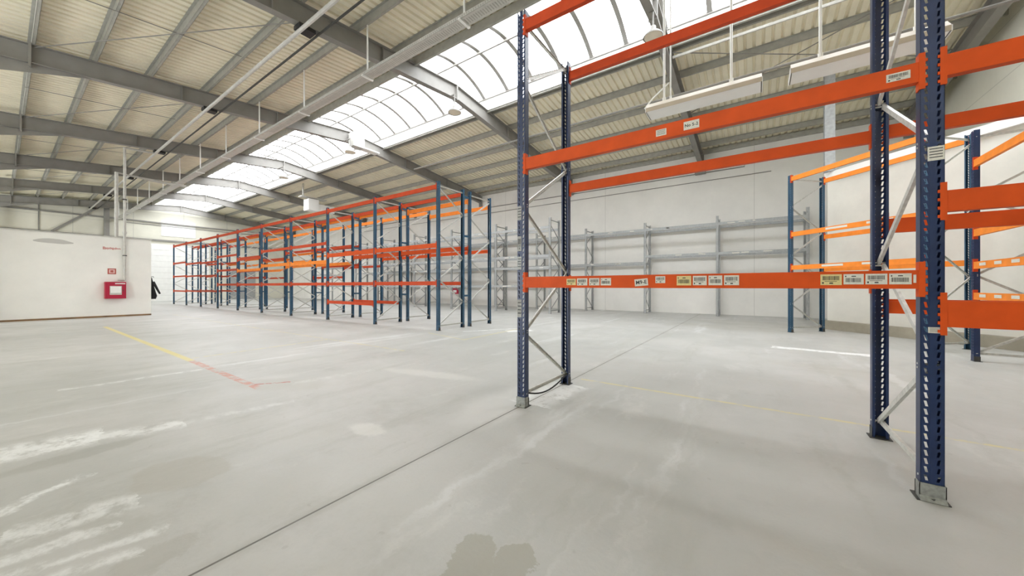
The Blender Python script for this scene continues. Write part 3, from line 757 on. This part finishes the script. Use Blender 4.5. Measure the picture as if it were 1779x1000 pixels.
b = MB(); b.tube([(0,0,1.74),(0,.12,1.74),(0,.14,1.70)], .012, 6); obj('hook', b.mesh('hook', M['dark']), j)

# fluorescent fixtures on drop rods
def fixture(x0, x1, label):
    y, z = 7.0, 4.60
    t = thing('fluorescent_fixture', label, 'ceiling lamp', ((x0+x1)/2, y, z), 0, 'long trough lamps on drop rods'); L = x1-x0
    b = MB(); w = .20
    pr = [(-w,-.07),(-w,0),(-.09,.11),(.09,.11),(w,0),(w,-.07),(w-.01,-.07),(w-.01,-.002),(.085,.10),(-.085,.10),(-w+.01,-.002),(-w+.01,-.07)]; n = len(pr)
    b.add([(-L/2,p,q) for p,q in pr]+[(L/2,p,q) for p,q in pr], [(i,(i+1)%n,n+(i+1)%n,n+i) for i in range(n)])
    e = [(-w,-.07),(-w,0),(-.09,.11),(.09,.11),(w,0),(w,-.07)]; b.add([(-L/2,p,q) for p,q in e]+[(L/2,p,q) for p,q in e], [(0,1,2,3,4,5),(11,10,9,8,7,6)])
    obj('reflector', b.mesh('reflector', M['tan']), t)
    b = MB(); b.box(-L/2+.012, L/2-.012, -w+.012, w-.012, -.075, -.06); b.box(-L/2-.01, -L/2, -w, w, -.08, .0); b.box(L/2, L/2+.01, -w, w, -.08, .0)
    obj('diffuser', b.mesh('diffuser', M['white']), t)
    b = MB(); b.box(-L/2+.03, L/2-.03, -.03, .03, .06, .10); obj('ballast_box', b.mesh('ballast_box', M['white']), t)
    return t
def drop(t, xw, dx=0, r=.02):
    x = xw - t.location.x; b = MB(); top = zs(7.0) - t.location.z
    b.tube([(x,0,.09),(x,0,top)], r, 8); b.tube([(x,0,.09),(x,0,.2)], r*1.6, 8); obj('drop_rod', b.mesh('drop_rod', M['white']), t)
f1 = fixture(-1.66, .10, 'long white trough lamp hanging left of the near right upright')
drop(f1, -1.38); drop(f1, -1.27, 0, .013); drop(f1, -.32)
b = MB(); b.tube([(-.95,0,.09),(-.80,0,.25),(-.52,0,.45)], .014, 6); 
obj('cable_tail', b.mesh('cable_tail', M['white']), f1)
f2 = fixture(.46, 2.05, 'long cream trough lamp hanging behind the near right upright')
drop(f2, .82); drop(f2, 1.8)
# continuous conduit above the fixtures
pipe_thing('conduit_pipe', [(-9, 7.55, 5.05), (4.9, 7.55, 5.05)], .022, 'thin dark conduit running level just above the trough lamps', 'pipe', 'rafter')

# round high bay lamps under the ridge
def bay(x, label):
    t = thing('high_bay_lamp', label, 'ceiling lamp', (x, 8.93, 7.30), 0, 'round lamps under the ridge')
    b = MB(); prof = [(.23,0),(.225,.03),(.17,.09),(.08,.14),(.06,.26),(0.001,.26)]; n = 16
    vs = [(r*math.cos(2*math.pi*k/n), r*math.sin(2*math.pi*k/n), z) for r,z in prof for k in range(n)]
    b.add(vs, [(i*n+k,i*n+(k+1)%n,(i+1)*n+(k+1)%n,(i+1)*n+k) for i in range(len(prof)-1) for k in range(n)])
    obj('shade', b.mesh('shade', M['rafter'], smooth=True), t)
    b = MB(); b.tube([(0,0,.01),(0,0,.015)], .21, 16); obj('lens', b.mesh('lens', M['cream']), t)
    b = MB(); zt_ = zs(8.93)-.70-7.30; xr_ = min(PX, key=lambda q: abs(q-x))-x; b.tube([(0,0,.26),(0,0,zt_)], .02, 8); b.box(min(0,xr_)-.02,max(0,xr_)+.02,-.02,.02,zt_-.02,zt_+.02); b.box(xr_-.03,xr_+.03,-.02,.02,zt_,zt_+.06); obj('stem', b.mesh('stem', M['rafter']), t)
for x, l in ((-2.01,'round lamp under the ridge just above the top orange beam'), (-8.55,'round dark lamp under the ridge left of the near blue upright'),
             (-14.95,'round dark lamp under the ridge beside the boxed unit'), (-21.5,'small round lamp under the ridge, farthest one seen')): bay(x, l)
# boxed unit on the rafter
u = thing('ventilation_unit', 'grey boxed unit with a bracket fixed to the rafter under the skylight', 'ventilation unit', (PX[3]+.11, 9.12, 7.72))
b = MB(); b.box(0,.40,0,.55,.0,.62); obj('housing', b.mesh('housing', M['pipe']), u)
b = MB(); b.box(0,.40,.55,1.35,.02,.07); b.box(0,.05,.55,1.3,.07,.2); obj('bracket', b.mesh('bracket', M['white']), u)
# hanging heater in the distance
u = thing('unit_heater', 'white unit heater hung from the roof above the far racks', 'heater', (-25.7, 13.1, 6.6))
b = MB(); b.box(-.35,.35,-1.0,-.3,0,.78); obj('housing', b.mesh('housing', M['white']), u)
b = MB(); b.box(-.3,.3,-.3,.85,.02,.5); obj('outlet', b.mesh('outlet', M['white']), u)
b = MB(); 
for y in (-1.2,): b.tube([(0,y,.9),(0,y,zs(11.9)-6.61)], .05, 8)
b.box(-.25,.25,-1.4,.3,.86,.92); b.box(-.03,.03,-.7,-.64,.78,.86); obj('hanger', b.mesh('hanger', M['pipe']), u)
# small lamps and conduits on the back wall
for x, l in ((PX[1],'small dark wall lamp under a rafter end, right one on the back wall'), (PX[2],'small dark wall lamp under a rafter end, beside the near frame')):
    t = thing('wall_lamp', l, 'wall lamp', (x, YB-.06, 6.55)); b = MB(); b.box(-.22,.22,-.28,0,0,.16); obj('lamp_body', b.mesh('lamp_body', M['rafter']), t)
    b = MB(); b.box(-.03,.03,-.06,.06,.16,.5); obj('bracket', b.mesh('bracket', M['rafter']), t)
pipe_thing('wall_conduit', [(-30, YB-.03, 6.62), (-.35, YB-.03, 6.62), (-.35, YB-.03, 6.85)], .022, 'upper thin conduit along the back wall', 'pipe', 'rafter')
pipe_thing('wall_conduit', [(-30, YB-.03, 6.24), (.6, YB-.03, 6.24)], .016, 'lower thin conduit along the back wall', 'pipe', 'rafter')
# red box far away on the back wall
t = thing('fire_box', 'small red box on the back wall seen through the racks', 'fire box', (-17.8, YB, .75))
b = MB(); b.box(-.28,.28,-.18,0,0,.4); obj('box_body', b.mesh('box_body', M['red']), t); b = MB(); b.box(-.16,.16,-.19,-.18,.1,.28); obj('window_pane', b.mesh('window_pane', M['white']), t)
# conduits on the right gable
for i,(y0,z0,y1,z1,lab) in enumerate([(8.9,4.6,13.2,7.0,'thin white conduit climbing the right gable wall'),(7.6,5.2,9.2,5.6,'short white conduit low on the right gable wall')]):
    pipe_thing('wall_conduit', [(XR-.03,y0,z0),(XR-.03,y1,z1)], .02, lab, 'pipe', 'white')
